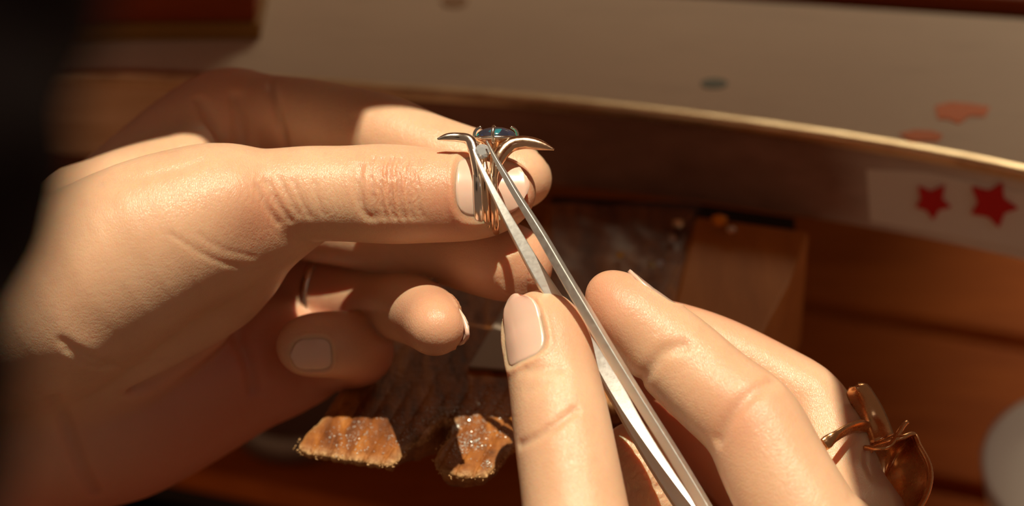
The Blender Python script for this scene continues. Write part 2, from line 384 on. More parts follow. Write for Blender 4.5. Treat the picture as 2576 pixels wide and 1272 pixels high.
# ------------------------------------------------------------------ signed-distance modelling of organic shapes
class Field:
    def __init__(s, lo, hi, h):
        s.lo = np.array(lo, float); s.h = h; s.n = np.ceil((np.array(hi)-s.lo)/h).astype(int)+1
        s.F = np.full(s.n, 30.0, np.float32)
        s.ax = [(s.lo[i]+h*np.arange(s.n[i])).astype(np.float32) for i in range(3)]
    def box(s, lo, hi):
        a = np.clip(np.floor((np.array(lo)-s.lo)/s.h).astype(int), 0, s.n); b = np.clip(np.ceil((np.array(hi)-s.lo)/s.h).astype(int)+1, 0, s.n)
        return tuple(slice(i, j) for i, j in zip(a, b))
    def xyz(s, sl):
        return (s.ax[0][sl[0]][:, None, None], s.ax[1][sl[1]][None, :, None], s.ax[2][sl[2]][None, None, :])
    def cap(s, A, B, ra, rb, k=2.0, G=None, flat=None, ff=1.0):
        G = s.F if G is None else G
        A = np.asarray(A, float); B = np.asarray(B, float); m = max(ra, rb)+8+k
        sl = s.box(np.minimum(A, B)-m, np.maximum(A, B)+m)
        if any(q.stop <= q.start for q in sl): return
        X, Y, Z = s.xyz(sl); d = B-A; L2 = max(d@d, 1e-6)
        t = np.clip(((X-A[0])*d[0]+(Y-A[1])*d[1]+(Z-A[2])*d[2])/L2, 0, 1)
        x, y, z = X-A[0]-t*d[0], Y-A[1]-t*d[1], Z-A[2]-t*d[2]
        r2 = x*x+y*y+z*z
        if flat is not None:
            q = x*flat[0]+y*flat[1]+z*flat[2]; r2 = r2 + q*q*(1/ff**2-1)
        e = (np.sqrt(r2)-(ra+(rb-ra)*t)).astype(np.float32)
        s.smin(G, sl, e, k)
    @staticmethod
    def smin(G, sl, e, k):
        g = G[sl]; hh = np.maximum(k-abs(g-e), 0)/max(k, 1e-6) if not np.isscalar(k) or k > 0 else 0
        G[sl] = np.minimum(g, e) - hh*hh*k*.25
    def chain(s, P, k=2.0, n=3, G=None, flat=None, ff=1.0, kk=1.2):
        """P rows: u v w r"""
        Q = crom(P, n)
        for a, b in zip(Q[:-1], Q[1:]): s.cap(a[:3], b[:3], a[3], b[3], k if G is None else kk, G, flat, ff)
    def finger(s, P, base_k=9.0, base_r=22.0, n=4, flat=None, ff=1.0):
        """a finger of its own, blended into the hand only near its root (the first row)"""
        G = np.full(s.n, 30.0, np.float32); s.chain(P, n=n, G=G, flat=flat, ff=ff, kk=1.6)
        X, Y, Z = s.xyz(tuple(slice(0, q) for q in s.n)); b = np.asarray(P[0][:3])
        d2 = (X-b[0])**2+(Y-b[1])**2+(Z-b[2])**2
        k = (base_k*np.exp(-d2/base_r**2)+.15).astype(np.float32)
        g = s.F; hh = np.maximum(k-abs(g-G), 0)/k
        s.F = np.minimum(g, G)-hh*hh*k*.25
    def sample(s, P):
        q = (np.asarray(P)-s.lo)/s.h; q = np.clip(q, 0, s.n-1.001); i = q.astype(int); f = q-i; r = 0
        for a in (0, 1):
            for b in (0, 1):
                for c_ in (0, 1):
                    w = (f[..., 0] if a else 1-f[..., 0])*(f[..., 1] if b else 1-f[..., 1])*(f[..., 2] if c_ else 1-f[..., 2])
                    r = r + w*s.F[i[..., 0]+a, i[..., 1]+b, i[..., 2]+c_]
        return r
    def march(s, O, dr, t0, t1, step=.2, iso=0.0):
        O = np.asarray(O, float); dr = np.asarray(dr, float)
        ts = np.arange(t0, t1, step)
        pts = O[..., None, :]+dr[..., None, :]*ts[:, None]
        val = s.sample(pts) < iso
        return O+dr*ts[np.argmax(val, -1)][..., None], val.any(-1)
    def hit(s, x, y, w0=-70, w1=75):
        ws = np.arange(w0, w1, .2); P = np.stack([px(x, y, w) for w in ws]); val = s.sample(P) < 0
        return P[np.argmax(val)] if val.any() else px(x, y, 0)
    def groove(s, pts, width, depth):
        """press a furrow (or with negative depth raise a ridge) along points"""
        pts = np.asarray(pts); sl = s.box(pts.min(0)-4*width, pts.max(0)+4*width); X, Y, Z = s.xyz(sl)
        best = np.full(np.broadcast(X, Y, Z).shape, 1e9, np.float32)
        for A, B in zip(pts[:-1], pts[1:]):
            d = B-A; L2 = max(d@d, 1e-6); t_ = np.clip(((X-A[0])*d[0]+(Y-A[1])*d[1]+(Z-A[2])*d[2])/L2, 0, 1)
            best = np.minimum(best, (X-A[0]-t_*d[0])**2+(Y-A[1]-t_*d[1])**2+(Z-A[2]-t_*d[2])**2)
        s.F[sl] += (depth*np.exp(-best/width**2)).astype(np.float32)
    def crease(s, pxs, width=.8, depth=.7, w0=-70):
        s.groove(np.array([s.hit(x, y, w0) for x, y in crom(np.array(pxs, float), 4)]), width, depth)
    def dent(s, x, y, r, depth, w0=-70):
        h = s.hit(x, y, w0); sl = s.box(h-3*r, h+3*r); X, Y, Z = s.xyz(sl)
        s.F[sl] += (depth*np.exp(-((X-h[0])**2+(Y-h[1])**2+(Z-h[2])**2)/r**2)).astype(np.float32)
    def nail_bed(s, c, a, n, L, w, R):
        a = nrm(a); n = nrm(np.asarray(n)-a*(np.asarray(n)@a)); b = np.cross(a, n); c = np.asarray(c, float)
        sl = s.box(c-R-L-3, c+R+L+3); X, Y, Z = s.xyz(sl); x, y, z = X-c[0], Y-c[1], Z-c[2]
        tl = (x*a[0]+y*a[1]+z*a[2])/(L/2); q = x*n[0]+y*n[1]+z*n[2]; sb = x*b[0]+y*b[1]+z*b[2]
        ph = np.arctan2(sb, np.maximum(q, 1e-3))/(w/2/R)
        m = (np.abs(ph)**3+np.abs(tl)**4)**.3 + np.where(q > 0, 0, 9)
        bed = .62/(1+np.exp((m-1)*22)); rim_ = -.35*np.exp(-((m-1.14)/.09)**2)*(tl < .75)
        s.F[sl] += (bed+rim_).astype(np.float32)
    def nail(s, c, a, n, L, w, R, over=.8, lift=.20, nt=16, nf=14):
        """nail plate that follows the finger, with its free edge running 'over' mm beyond the tip"""
        a = nrm(a); n = nrm(np.asarray(n)-a*(np.asarray(n)@a)); b = np.cross(a, n); c = np.asarray(c, float); V = []
        for i in range(nt+1):
            tl = -1+2*i/nt
            for j in range(nf+1):
                f = -1+2*j/nf
                lim = (1-abs(tl)**5*(.62 if tl > 0 else .45))
                ph = f*lim*(w/2/R)
                tb = tl - (.10*f*f if tl > 0 else -.06*f*f)*abs(tl)
                V.append((tb, ph))
        O = []; Dn = []
        for tb, ph in V:
            dr = n*math.cos(ph)+b*math.sin(ph)
            O.append(c+a*tb*L/2); Dn.append(dr)
        O = np.array(O); Dn = np.array(Dn)
        hitp, ok = s.march(O+Dn*(R*1.6), -Dn, 0, R*1.6)
        rad = ((hitp-O)*Dn).sum(1); rad = np.where(ok, rad, 0).reshape(nt+1, nf+1)
        # even the plate out: a smooth arch that runs on straight where the fingertip falls away
        last = int(nt*.62); rr = rad.copy()
        for _ in range(6):
            q = np.pad(rr, 1, 'edge'); rr = (q[1:-1, 1:-1]*2+q[:-2, 1:-1]+q[2:, 1:-1]+q[1:-1, :-2]+q[1:-1, 2:])/6
        slope = np.clip((rr[last]-rr[last-4])/4, -.10, .04)
        for i in range(last+1, nt+1):
            s_ = i-last; rr[i] = rr[last]+slope*s_*.55-.0035*s_*s_
        rr = np.maximum(rr, R*.55)
        outer = O + Dn*(rr.reshape(-1, 1)+lift); inner = O+Dn*(rr.reshape(-1, 1)+lift-.8)
        tlv = np.array([q[0] for q in V]); ext = np.clip((tlv-.6)/.4, 0, 1)[:, None]*over
        outer = outer + a*ext; inner = inner+a*ext
        m = (nt+1)*(nf+1); F = []
        for i in range(nt):
            for j in range(nf):
                q = [i*(nf+1)+j, i*(nf+1)+j+1, (i+1)*(nf+1)+j+1, (i+1)*(nf+1)+j]
                F.append(tuple(q)); F.append(tuple(m+k for k in q[::-1]))
        ring_ = [j for j in range(nf+1)] + [i*(nf+1)+nf for i in range(1, nt+1)] + [nt*(nf+1)+j for j in range(nf-1, -1, -1)] + [i*(nf+1) for i in range(nt-1, 0, -1)]
        for p_, q_ in zip(ring_, ring_[1:]+ring_[:1]): F.append((p_, m+p_, m+q_, q_))
        return wpt(np.vstack([outer, inner])), F
    def poly(s):
        g = openvdb.FloatGrid(background=3.0)
        g.copyFromArray(np.ascontiguousarray(np.clip(s.F, -3, 3)), tolerance=0.0)
        p, tri, quad = g.convertToPolygons(0.0, 0.0)
        V = p*s.h+s.lo
        F = [tuple(q[::-1]) for q in quad.tolist()] + [tuple(q[::-1]) for q in tri.tolist()]
        return V, F, p

def R4(*rows):
    """rows of (pixel x, pixel y, z mm, radius mm) to camera-aligned millimetres"""
    return [np.append(px(x, y, z), r) for x, y, z, r in rows]
def set_attr(o, name, val):
    a = o.data.attributes.new(name, 'FLOAT', 'POINT'); a.data.foreach_set('value', np.asarray(val, np.float32))
def bumpf(V, c, r): return np.exp(-((V-c)**2).sum(1)/r**2)
def smoothstep(x, a, b): q = np.clip((x-a)/(b-a), 0, 1); return q*q*(3-2*q)

# ------------------------------------------------------------------ the hand that wears the jewelled ring on its thumb
HR = .5
def build_left():
    lo = [-150, -104, -25]; hi = [14, 50, 92]
    f = Field(lo, hi, HR)
    # wrist and forearm
    f.chain(R4((150, 880, 44, 23), (40, 1000, 48, 25), (-100, 1200, 54, 27), (-260, 1440, 58, 29), (-500, 1800, 62, 31)), k=6)
    # metacarpals of the four fingers and the heel of the hand
    f.chain(R4((150, 760, 30, 22), (258, 606, 40, 12.5), (420, 460, 45, 12), (585, 302, 48, 10.6)), k=10)
    f.chain(R4((130, 820, 44, 20), (380, 620, 56, 13), (590, 470, 62, 11)), k=10)
    f.chain(R4((130, 900, 46, 20), (400, 780, 58, 14), (600, 690, 62, 11)), k=10)
    f.chain(R4((150, 980, 48, 19), (400, 920, 56, 15), (640, 850, 56, 11.5)), k=10)
    f.chain(R4((170, 1060, 44, 18), (300, 1046, 46, 16.8), (460, 980, 47, 15), (620, 905, 48, 13.2), (770, 886, 48, 10)), k=7)
    # ball of the thumb
    f.chain(R4((60, 800, 16, 20), (230, 700, 3, 17), (390, 606, -1, 14.5), (520, 546, 0, 11.5), (610, 512, 0, 9.2)), k=8)
    f.chain(R4((150, 880, 34, 17), (300, 806, 28, 15.5), (470, 712, 22, 13.4), (585, 645, 14, 10.5)), k=6)
    f.cap(px(230, 560, 24), px(470, 425, 28), 14, 8.0, 8)            # web towards the index finger
    f.cap(px(570, 506, 14), px(600, 476, 36), 8.5, 8, 6); f.cap(px(640, 530, 12), px(665, 545, 44), 8, 8, 6)
    f.cap(px(590, 604, 7), px(780, 548, 4), 8.5, 5.5, 12)            # fold of the thumb web
    # fingers, each rooted in the palm
    f.finger(R4((560, 320, 48, 11), (640, 299, 45, 9.9), (780, 306, 37, 9.3), (900, 328, 29, 8.9), (985, 349, 24, 8.7), (1080, 385, 19.5, 8.0), (1150, 408, 17.5, 7.8), (1240, 430, 16, 7.4), (1312, 449, 15, 6.4)), base_k=8)
    f.finger(R4((590, 480, 60, 11), (720, 530, 44, 10), (860, 560, 35, 9.4), (960, 580, 29, 8.9), (1060, 600, 23.5, 8.3), (1180, 632, 15, 8.3), (1250, 652, 11, 8.1), (1302, 666, 8.5, 7.6)), base_k=8)
    f.finger(R4((600, 690, 62, 11), (700, 712, 56, 9.4), (800, 728, 50, 9.0), (900, 742, 42, 8.6), (990, 762, 31, 7.9), (1048, 783, 14, 7.2), (1084, 806, -1, 6.5), (1098, 822, -10, 5.7)), base_k=8)
    f.finger(R4((640, 862, 52, 11.0), (760, 884, 46, 9.0), (850, 888, 40, 8.2), (902, 882, 33, 7.5), (880, 868, 27, 7.0), (820, 866, 24, 6.7), (765, 869, 23, 6.2)), base_k=8)
    # the thumb in front
    f.finger(R4((540, 534, 0, 11.0), (612, 502, 0, 9.9), (690, 494, 0, 9.45), (780, 487, 0, 9.5), (880, 487, 0, 9.5), (950, 487, 0, 9.75), (1010, 489, 0, 9.7), (1080, 491, 0, 9.3), (1150, 493, 0, 8.9), (1205, 492, .5, 8.3), (1248, 486, 1, 7.3), (1272, 480, 1.5, 5.6)), base_k=5, base_r=14, n=5)
    # soft bulges and hollows
    f.dent(625, 600, 6, .5); f.dent(345, 700, 11, .6)
    f.dent(590, 470, 6.5, -.5); f.dent(965, 450, 6, -.3); f.dent(210, 890, 6, -1.2)
    # furrows
    C = f.crease
    C([(432, 590), (500, 632), (560, 660), (640, 672), (690, 655)], .55, .24); C([(500, 590), (560, 625), (640, 645)], .5, .15)
    C([(250, 462), (330, 452), (400, 436), (466, 420), (510, 405)], 1.4, .5)
    for x0, sgn, dp in ((938, -10, .6), (958, -8, .75), (982, -4, 1.0), (1006, 3, .75), (1030, 8, .5), (1052, 12, .35)):
        C([(x0+sgn*.3+6, 398), (x0-4, 435), (x0-sgn*.2, 475), (x0+2, 515), (x0+10, 545)], .55, dp)
    C([(905, 420), (900, 470), (915, 530), (935, 548)], .9, .6)
    C([(648, 468), (672, 520), (700, 560)], .6, .5); C([(672, 455), (694, 500), (730, 555)], .55, .5); C([(705, 450), (724, 490), (752, 540)], .5, .4); C([(740, 455), (756, 500), (780, 545)], .5, .3); C([(790, 460), (800, 500), (815, 540)], .5, .2)
    C([(500, 252), (540, 320), (568, 378)], 1.1, 1.1, 16); C([(592, 246), (602, 310), (606, 376)], 1.5, 1.7, 16); C([(683, 206), (702, 300), (722, 376)], 1.1, 1.4, 16); C([(892, 300), (893, 345), (890, 376)], 1.4, .5, 16)
    C([(590, 790), (600, 850), (628, 920), (636, 975)], 1.4, 1.7, 20); C([(140, 1000), (178, 1100), (212, 1190), (236, 1236)], 1.4, 1.9)
    C([(290, 955), (380, 955), (470, 905), (545, 850), (600, 795), (650, 745)], 2.6, 3.4, 22)
    C([(160, 860), (240, 905), (330, 930)], 1.2, .5); C([(170, 880), (215, 915), (260, 925)], 1.0, .4)
    # nails
    N = dict(thumb=(px(1236, 488, .5), (1, .01, 0), (0, .24, -1), 15.4, 12.6, 7.6),
             ring=(px(1093, 814, -6), (.33, -.33, -1), (1, .06, .32), 10.6, 9.4, 5.9),
             pinky=(px(784, 868, 23), (-1, -.04, -.1), (0, -.35, -1), 8.6, 8.0, 6.4),
             index=(px(1290, 444, 16), (.9, -.25, -.1), (.35, .6, .8), 10.5, 10, 6.8),
             middle=(px(1284, 660, 9.5), (.9, -.22, -.3), (.45, .35, .9), 10.5, 10.5, 7.6))
    for q in N.values(): f.nail_bed(*q)
    V, F, _ = f.poly()
    return f, V, F, N
f, V, F, N = build_left()
org = wp(130, 880, 22)
hand = mesh('hand', wpt(V), F, origin=org, mat=M['skin'])
tag(hand, 'bare hand with the opal ring pushed onto its thumb tip, fingers curled behind', 'hand')
wr = np.maximum.reduce([0.45*bumpf(V, px(985, 470, -9), 8.0), .22*bumpf(V, px(690, 510, -9), 9), .16*bumpf(V, px(820, 490, -9), 10), .12*bumpf(V, px(500, 480, -14), 12)])
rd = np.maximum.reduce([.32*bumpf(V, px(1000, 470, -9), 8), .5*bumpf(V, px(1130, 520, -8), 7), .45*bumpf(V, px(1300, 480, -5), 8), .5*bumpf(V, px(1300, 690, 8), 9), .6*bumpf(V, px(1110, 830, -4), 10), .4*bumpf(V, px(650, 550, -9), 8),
      .8*smoothstep(V[:, 2], 14, 36)*smoothstep(-V[:, 1], 0, 25), .5*smoothstep(V[:, 2], 25, 45)])  # depth terms: palm redness plus the shade of curled fingers, painted into the skin
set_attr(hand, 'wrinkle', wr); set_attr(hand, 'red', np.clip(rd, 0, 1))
for k, ov, lab in (('thumb', .5, 'pale thumbnail seen through the ring'), ('index', 1, None), ('middle', .8, None), ('ring', 2.2, 'long nail seen edge on'), ('pinky', .6, None)):
    nv_, nf_ = f.nail(*N[k], over=ov)
    o = mesh('fingernail', nv_, nf_, parent=hand, mat=M['nail'])
    if lab: o['label'] = lab
LEFT = f

# plain band on the ring finger of that hand
def band_around(path, i, rr, w_, t_, name, mat, tilt=0.0):
    Q = crom(path, 6); k = int(i*(len(Q)-1)); c = Q[k][:3]; a = nrm(Q[min(k+1, len(Q)-1)][:3]-Q[k-1][:3])
    s1 = nrm(np.cross(a, [0, 1, 0.])); s2 = np.cross(a, s1); th = np.linspace(0, 2*math.pi, 64, endpoint=False)
    P = c + rr*(np.cos(th)[:, None]*s1+np.sin(th)[:, None]*s2) + tilt*np.sin(th)[:, None]*a
    v_, f_ = sweep(P, w_, t_, np.broadcast_to(a, P.shape), n=12, closed=True)
    return v_, f_, c
rf = R4((700, 712, 56, 9.4), (800, 728, 50, 9.0), (900, 742, 42, 8.6))
v_, f_, c_ = band_around(rf, .72, 9.5, 1.25, .6, 'x', None)
o = mesh('finger_band', wpt(v_), f_, origin=wpt(c_), mat=M['silver'])
tag(o, 'plain thin band worn in shadow on the curled ring finger', 'ring')

# ------------------------------------------------------------------ the hand that holds the tweezers
def build_right():
    f = Field([-14, -124, -52], [112, 2, 48], HR)
    # palm, out of the picture below
    f.chain(R4((1470, 1420, -34, 11.5), (1560, 1640, -32, 15), (1800, 1800, -20, 20)), k=8)
    f.chain(R4((2080, 1400, -24, 12.5), (2140, 1600, -22, 17), (2100, 1800, -16, 22)), k=8)
    f.chain(R4((2110, 1300, -4, 12), (2180, 1550, -2, 16), (2100, 1800, -6, 20)), k=8)
    f.chain(R4((1990, 1400, 16, 12), (2100, 1600, 14, 16), (2050, 1820, 4, 20)), k=8)
    f.chain(R4((1780, 1480, 22, 11), (1950, 1650, 20, 15), (2000, 1820, 6, 20)), k=8)
    # thumb
    f.finger(R4((1480, 1480, -36, 11.3), (1456, 1340, -31, 10.4), (1438, 1220, -26.5, 9.9), (1420, 1110, -22, 9.6), (1405, 1020, -18.5, 9.2), (1390, 940, -15, 8.75), (1376, 870, -12, 8.4), (1364, 830, -10, 7.8), (1356, 812, -9, 5.2)), base_k=6, base_r=14)
    # index finger
    f.finger(R4((2080, 1420, -26, 12), (2010, 1290, -24, 11.0), (1945, 1170, -21, 10.4), (1890, 1062, -18, 9.9), (1800, 985, -15, 9.2), (1712, 905, -12, 8.9), (1640, 840, -10, 8.0), (1576, 780, -9, 6.9), (1532, 740, -8.5, 4.6)), base_k=6, base_r=14)
    # middle finger behind it
    f.finger(R4((2110, 1330, -4, 11.5), (2090, 1180, 2, 10.0), (2035, 1032, 8, 8.7), (1930, 950, 10, 7.6), (1800, 882, 11, 7.2), (1680, 842, 11, 6.9), (1590, 826, 10, 6.4), (1522, 812, 9, 5.7)), base_k=6, base_r=14)
    # ring finger below, and the little finger
    f.finger(R4((1990, 1400, 16, 11), (1930, 1252, 16, 9.4), (1850, 1160, 18, 8.8), (1760, 1076, 20, 8.4), (1680, 1000, 21, 7.6), (1610, 935, 20, 6.6)), base_k=6, base_r=14)
    f.finger(R4((1780, 1480, 22, 10.5), (1710, 1390, 12, 8.4), (1650, 1290, 4, 7.6), (1612, 1190, 2, 6.9), (1588, 1130, 3, 5.8)), base_k=6, base_r=14)
    C = f.crease
    C([(1308, 1118), (1350, 1098), (1400, 1066), (1446, 1032)], .9, .8); C([(1318, 930), (1360, 930), (1410, 925)], 1.2, .35); C([(1330, 985), (1380, 960)], 1.0, .2)
    C([(1606, 968), (1650, 905), (1672, 882), (1720, 868)], 1.3, .8); C([(1808, 1105), (1835, 1050), (1890, 990), (1945, 958)], 1.4, .9)
    C([(1566, 1150), (1600, 1140), (1630, 1146)], .6, .4, -20); C([(1590, 1232), (1625, 1222), (1655, 1226)], .7, .5, -20)
    f.dent(1560, 800, 7, -.8); f.dent(2062, 958, 5, -.8)
    f.dent(1740, 890, 6, .5)
    N = dict(thumb=(px(1366, 842, -11), (-.22, 1, .42), (-.62, .16, -.74), 15.2, 10.6, 7.9),
             index=(px(1590, 792, -10), (-.72, .70, .06), (.62, .72, .22), 11.0, 9.8, 7.2),
             middle=(px(1548, 818, 9.5), (-1, .16, 0), (.15, .75, .75), 9.5, 9, 6.2))
    for q in N.values(): f.nail_bed(*q)
    V, F, _ = f.poly()
    return f, V, F, N
f, V, F, N = build_right()
org = wp(1900, 1700, -20)
hand2 = mesh('hand', wpt(V), F, origin=org, mat=M['skin_right'])
tag(hand2, 'bare hand pinching the steel tweezers between thumb and index finger', 'hand')
wr = np.maximum.reduce([.08*bumpf(V, px(1400, 1040, -20), 9), .5*bumpf(V, px(1610, 1180, -4), 12), .05*bumpf(V, px(1700, 900, -20), 10)])
rd = np.maximum.reduce([.35*bumpf(V, px(1420, 860, -14), 8), .45*bumpf(V, px(1540, 760, -12), 8), .4*bumpf(V, px(1380, 1085, -24), 5), .8*smoothstep(V[:, 2], 2, 16), .35*bumpf(V, px(1870, 1050, -25), 8)])  # depth term paints the shade on the rear fingers into the skin
set_attr(hand2, 'wrinkle', wr); set_attr(hand2, 'red', np.clip(rd, 0, 1))
for k, ov, lab in (('thumb', .5, 'glossy thumbnail'), ('index', 1.6, 'index nail seen edge on'), ('middle', .8, None)):
    nv_, nf_ = f.nail(*N[k], over=ov)
    o = mesh('fingernail', nv_, nf_, parent=hand2, mat=M['nail'])
    if lab: o['label'] = lab
RIGHT = f

# ------------------------------------------------------------------ tweezers
tw = tag(empty('tweezers', wp(1860, 1500, -20)), 'bright steel pointed tweezers reaching up to the small diamond', 'tweezers')
def arm(rows, facing):
    Q = crom(rows, 8)
    P = np.array([px(a, b, c-.006*(b-360)*(b > 360)) for a, b, c, _, _ in Q])
    v_, f_ = sweep(P, Q[:, 3], Q[:, 4], np.cross(np.gradient(P, axis=0), np.asarray(facing)), n=24, power=9)
    return v_, f_
# rows: pixel, depth, half width, half thickness
va, fa = arm([(1190, 374, -11.4, .14, .14), (1206, 412, -11.6, .38, .36), (1250, 500, -11.8, .75, .55), (1300, 592, -11.4, 1.15, .65), (1356, 690, -10.4, 1.5, .75), (1412, 778, -9, 1.75, .8), (1480, 874, -7.4, 1.85, .85), (1541, 970, -7, 1.9, .9), (1605, 1086, -8, 1.9, .9), (1690, 1222, -10, 2.0, 1), (1772, 1340, -13, 2.2, 1.0), (1860, 1465, -17, 2.5, 1.0)], (.10, .40, -.92))
vb, fb = arm([(1224, 354, -11.2, .14, .14), (1246, 398, -11.6, .40, .40), (1276, 450, -12.4, .62, .6), (1302, 494, -13.0, .68, .7), (1360, 588, -14.2, .9, .85), (1420, 692, -15.4, 1.05, .9), (1484, 800, -16.4, 1.15, .95), (1548, 908, -17.0, 1.2, 1), (1618, 1020, -17.4, 1.15, 1), (1699, 1150, -17.8, 1.2, 1), (1776, 1282, -18.2, 1.4, 1), (1868, 1455, -19, 2.0, 1.0)], (-.62, .18, -.75))
tag(mesh('arm', wpt(va), fa, parent=tw, mat=M['steel']), 'arm with the broad bright face')
tag(mesh('arm', wpt(vb), fb, parent=tw, mat=M['steel']), 'arm seen on its narrow edge')
# saw-toothed inner side near the tip of the second arm
parts = []
for i in range(14):
    q = i/13; c_ = px(1252+q*50, 414+q*76, -12.0-q*.9); ax = nrm(px(1302, 490, -13)-px(1252, 414, -12))
    sd = nrm(np.cross(ax, [0, 0, 1.]))
    if sd[0] > 0: sd = -sd
    r_ = .38+.3*q
    tri = [c_+sd*r_*.95-ax*.2-np.array([0, 0, .3]), c_+sd*r_*.95+ax*.2-np.array([0, 0, .3]), c_+sd*(r_+.16)-np.array([0, 0, .3])]
    tri2 = [t_+np.array([0, 0, .6]) for t_ in tri]
    parts.append((np.array(tri+tri2), [(0, 1, 2), (5, 4, 3), (0, 3, 4, 1), (1, 4, 5, 2), (2, 5, 3, 0)]))
v_, f_ = merge(parts)
tag(mesh('serration', wpt(v_), f_, parent=tw, mat=M['steel'], smooth=False), kind='stuff')
v_, f_ = sweep(np.array([px(1855, 1448, -18), px(1930, 1570, -18), px(2010, 1700, -18)]), [2.6, 3.2, 3.2], [2.0, 1.7, 1.3], np.array([1., .5, 0]), n=16, power=6)
mesh('joint', wpt(v_), f_, parent=tw, mat=M['steel'])

# ------------------------------------------------------------------ the opal ring
RC = px(1222, 470, 0); RR = 9.75
ring = tag(empty('opal_ring', wpt(RC+np.array([0, -RR, 0]))), 'gold ring with a dark opal and two leaf-like horns, on a thumb tip', 'ring')
def shank(u_of, w_, t_, th0, th1, n=70):
    th = np.radians(np.linspace(th0, th1, n)); u = np.array([u_of(math.degrees(a)) for a in th])
    lean = -.35*np.cos(th)
    P = RC + np.stack([u+lean, RR*np.cos(th), -RR*np.sin(th)], 1)
    taper = np.clip(np.minimum(np.arange(n), np.arange(n)[::-1])/8+.35, 0, 1)
    return sweep(P, w_*taper, t_, np.array([1., 0, 0]), n=14, power=2.6)
def horn(rows, flat=.8, mid=None):
    Q = crom(rows, 8); P = np.array([px(a, b, c) for a, b, c, _ in Q])
    return sweep(P, Q[:, 3]*flat, Q[:, 3], np.array([0, 0, 1.]), n=16)
L = shank(lambda a: -1.55-(1.4*max(0, 60-abs(a-0))/60 if a < 60 else 0), 1.05, .62, 34, 340)
mesh('shank', *(lambda v_, f_: (wpt(v_), f_))(*L), parent=ring, mat=M['white_gold']); bpy.data.objects['shank']['label'] = 'white gold shank'
Mi = shank(lambda a: .05, .72, .55, 48, 330)
mesh('shank', wpt(Mi[0]), Mi[1], parent=ring, mat=M['rose_gold'])['label'] = 'slim middle shank'
R_ = shank(lambda a: 1.75+(.9*max(0, 80-a)/80 if a < 80 else 0), .85, .62, 30, 335)
mesh('shank', wpt(R_[0]), R_[1], parent=ring, mat=M['rose_gold'])['label'] = 'rosy gold shank'
v_, f_ = horn([(1201, 470, -9.6, .3), (1200, 446, -9.6, .75), (1197, 412, -9.2, 1.0), (1193, 378, -8.2, 1.3), (1180, 352, -7.2, 1.15), (1155, 345, -6.6, 1.0), (1125, 345, -6.6, .85), (1100, 350, -7, .22)])
mesh('horn', wpt(v_), f_, parent=ring, mat=M['white_gold'])['label'] = 'slim silvery horn'
v_, f_ = horn([(1241, 496, -9.5, .3), (1241, 470, -9.6, .65), (1244, 432, -9.4, .95), (1256, 394, -8.4, 1.55), (1282, 366, -7.4, 1.6), (1318, 358, -7, 1.45), (1358, 364, -7.2, 1.15), (1394, 376, -8, .2)])
mesh('horn', wpt(v_), f_, parent=ring, mat=M['rose_gold'])['label'] = 'broad rosy horn'
# setting: cup, rail, prongs, opal
oc = px(1248, 333, -4.6); ea, eb = 4.5, 3.5
th = np.linspace(0, 2*math.pi, 56, endpoint=False)
rail = oc + np.stack([ea*1.0*np.cos(th), 0*th-1.15, eb*1.0*np.sin(th)], 1)
v_, f_ = sweep(rail, .35, .35, np.array([0, 1., 0]), n=10, closed=True)
mesh('bezel_rail', wpt(v_), f_, parent=ring, mat=M['white_gold'])
V = []; F = []
prof = [(1.02, -1.2), (.95, -1.7), (.7, -2.3), (.5, -3.6), (.42, -4.6), (.30, -4.6), (.38, -3.4), (.58, -2.1), (.85, -1.5), (.92, -1.2)]
for r_, y_ in prof:
    for a in th: V.append(oc+np.array([ea*r_*math.cos(a), y_, eb*r_*math.sin(a)]))
n = len(th)
for i in range(len(prof)):
    j = (i+1) % len(prof)
    for k in range(n): F.append((i*n+k, i*n+(k+1) % n, j*n+(k+1) % n, j*n+k))
mesh('setting', wpt(np.array(V)), F, parent=ring, mat=M['rose_gold'])
bm = bmesh.new(); bmesh.ops.create_uvsphere(bm, u_segments=40, v_segments=20, radius=1)
OV = np.array([v.co[:] for v in bm.verts]); OF = [[v.index for v in q.verts] for q in bm.faces]; bm.free()
OV = np.stack([OV[:, 0]*4.35, np.where(OV[:, 2] > 0, OV[:, 2]*2.1, OV[:, 2]*.9)-.95, -OV[:, 1]*3.4], 1)+oc
t = NT('opal')
v = t.coords(); vo = t.n('ShaderNodeTexVoronoi'); vo.inputs['Scale'].default_value = 420; t.l(t.coords((.6, 1, 1)), vo.inputs['Vector'])
sep = t.n('ShaderNodeSeparateColor'); t.l(vo.outputs['Color'], sep.inputs[0])
c = t.ramp(sep.outputs[0], [(0, (.018, .022, .042)), (.45, (.03, .035, .06)), (.58, (.03, .05, .22)), (.70, (.0, .62, .34)), (.86, (.02, .16, .36)), (1.0, (.16, .02, .09))])
c = t.mix(t.ramp(t.noise(v, 500, 2), [(.42, (1, 1, 1)), (.54, (0, 0, 0))]), c, (.035, .035, .055))
t.l(c, t.p.inputs['Base Color']); t.set(Roughness=.12, Coat_Weight=1.0, Coat_Roughness=.03)
mesh('opal', wpt(OV), OF, parent=ring, mat=t.m)['label'] = 'dark opal with green and blue flashes'
for aa in (165, 262, 20, 95):
    a = math.radians(aa); o_ = np.array([math.cos(a)*ea, 0, math.sin(a)*eb])
    P = crom([oc+o_*.80+[0, -2.2, 0], oc+o_*1.04+[0, -1.1, 0], oc+o_*1.07+[0, -.2, 0], oc+o_*.96+[0, .7, 0], oc+o_*.74+[0, 1.25, 0]], 5)
    v_, f_ = sweep(P, np.linspace(.45, .34, len(P)), np.linspace(.42, .3, len(P)), np.cross(o_, [0, 1, 0]), n=10)
    mesh('prong', wpt(v_), f_, parent=ring, mat=M['white_gold'])
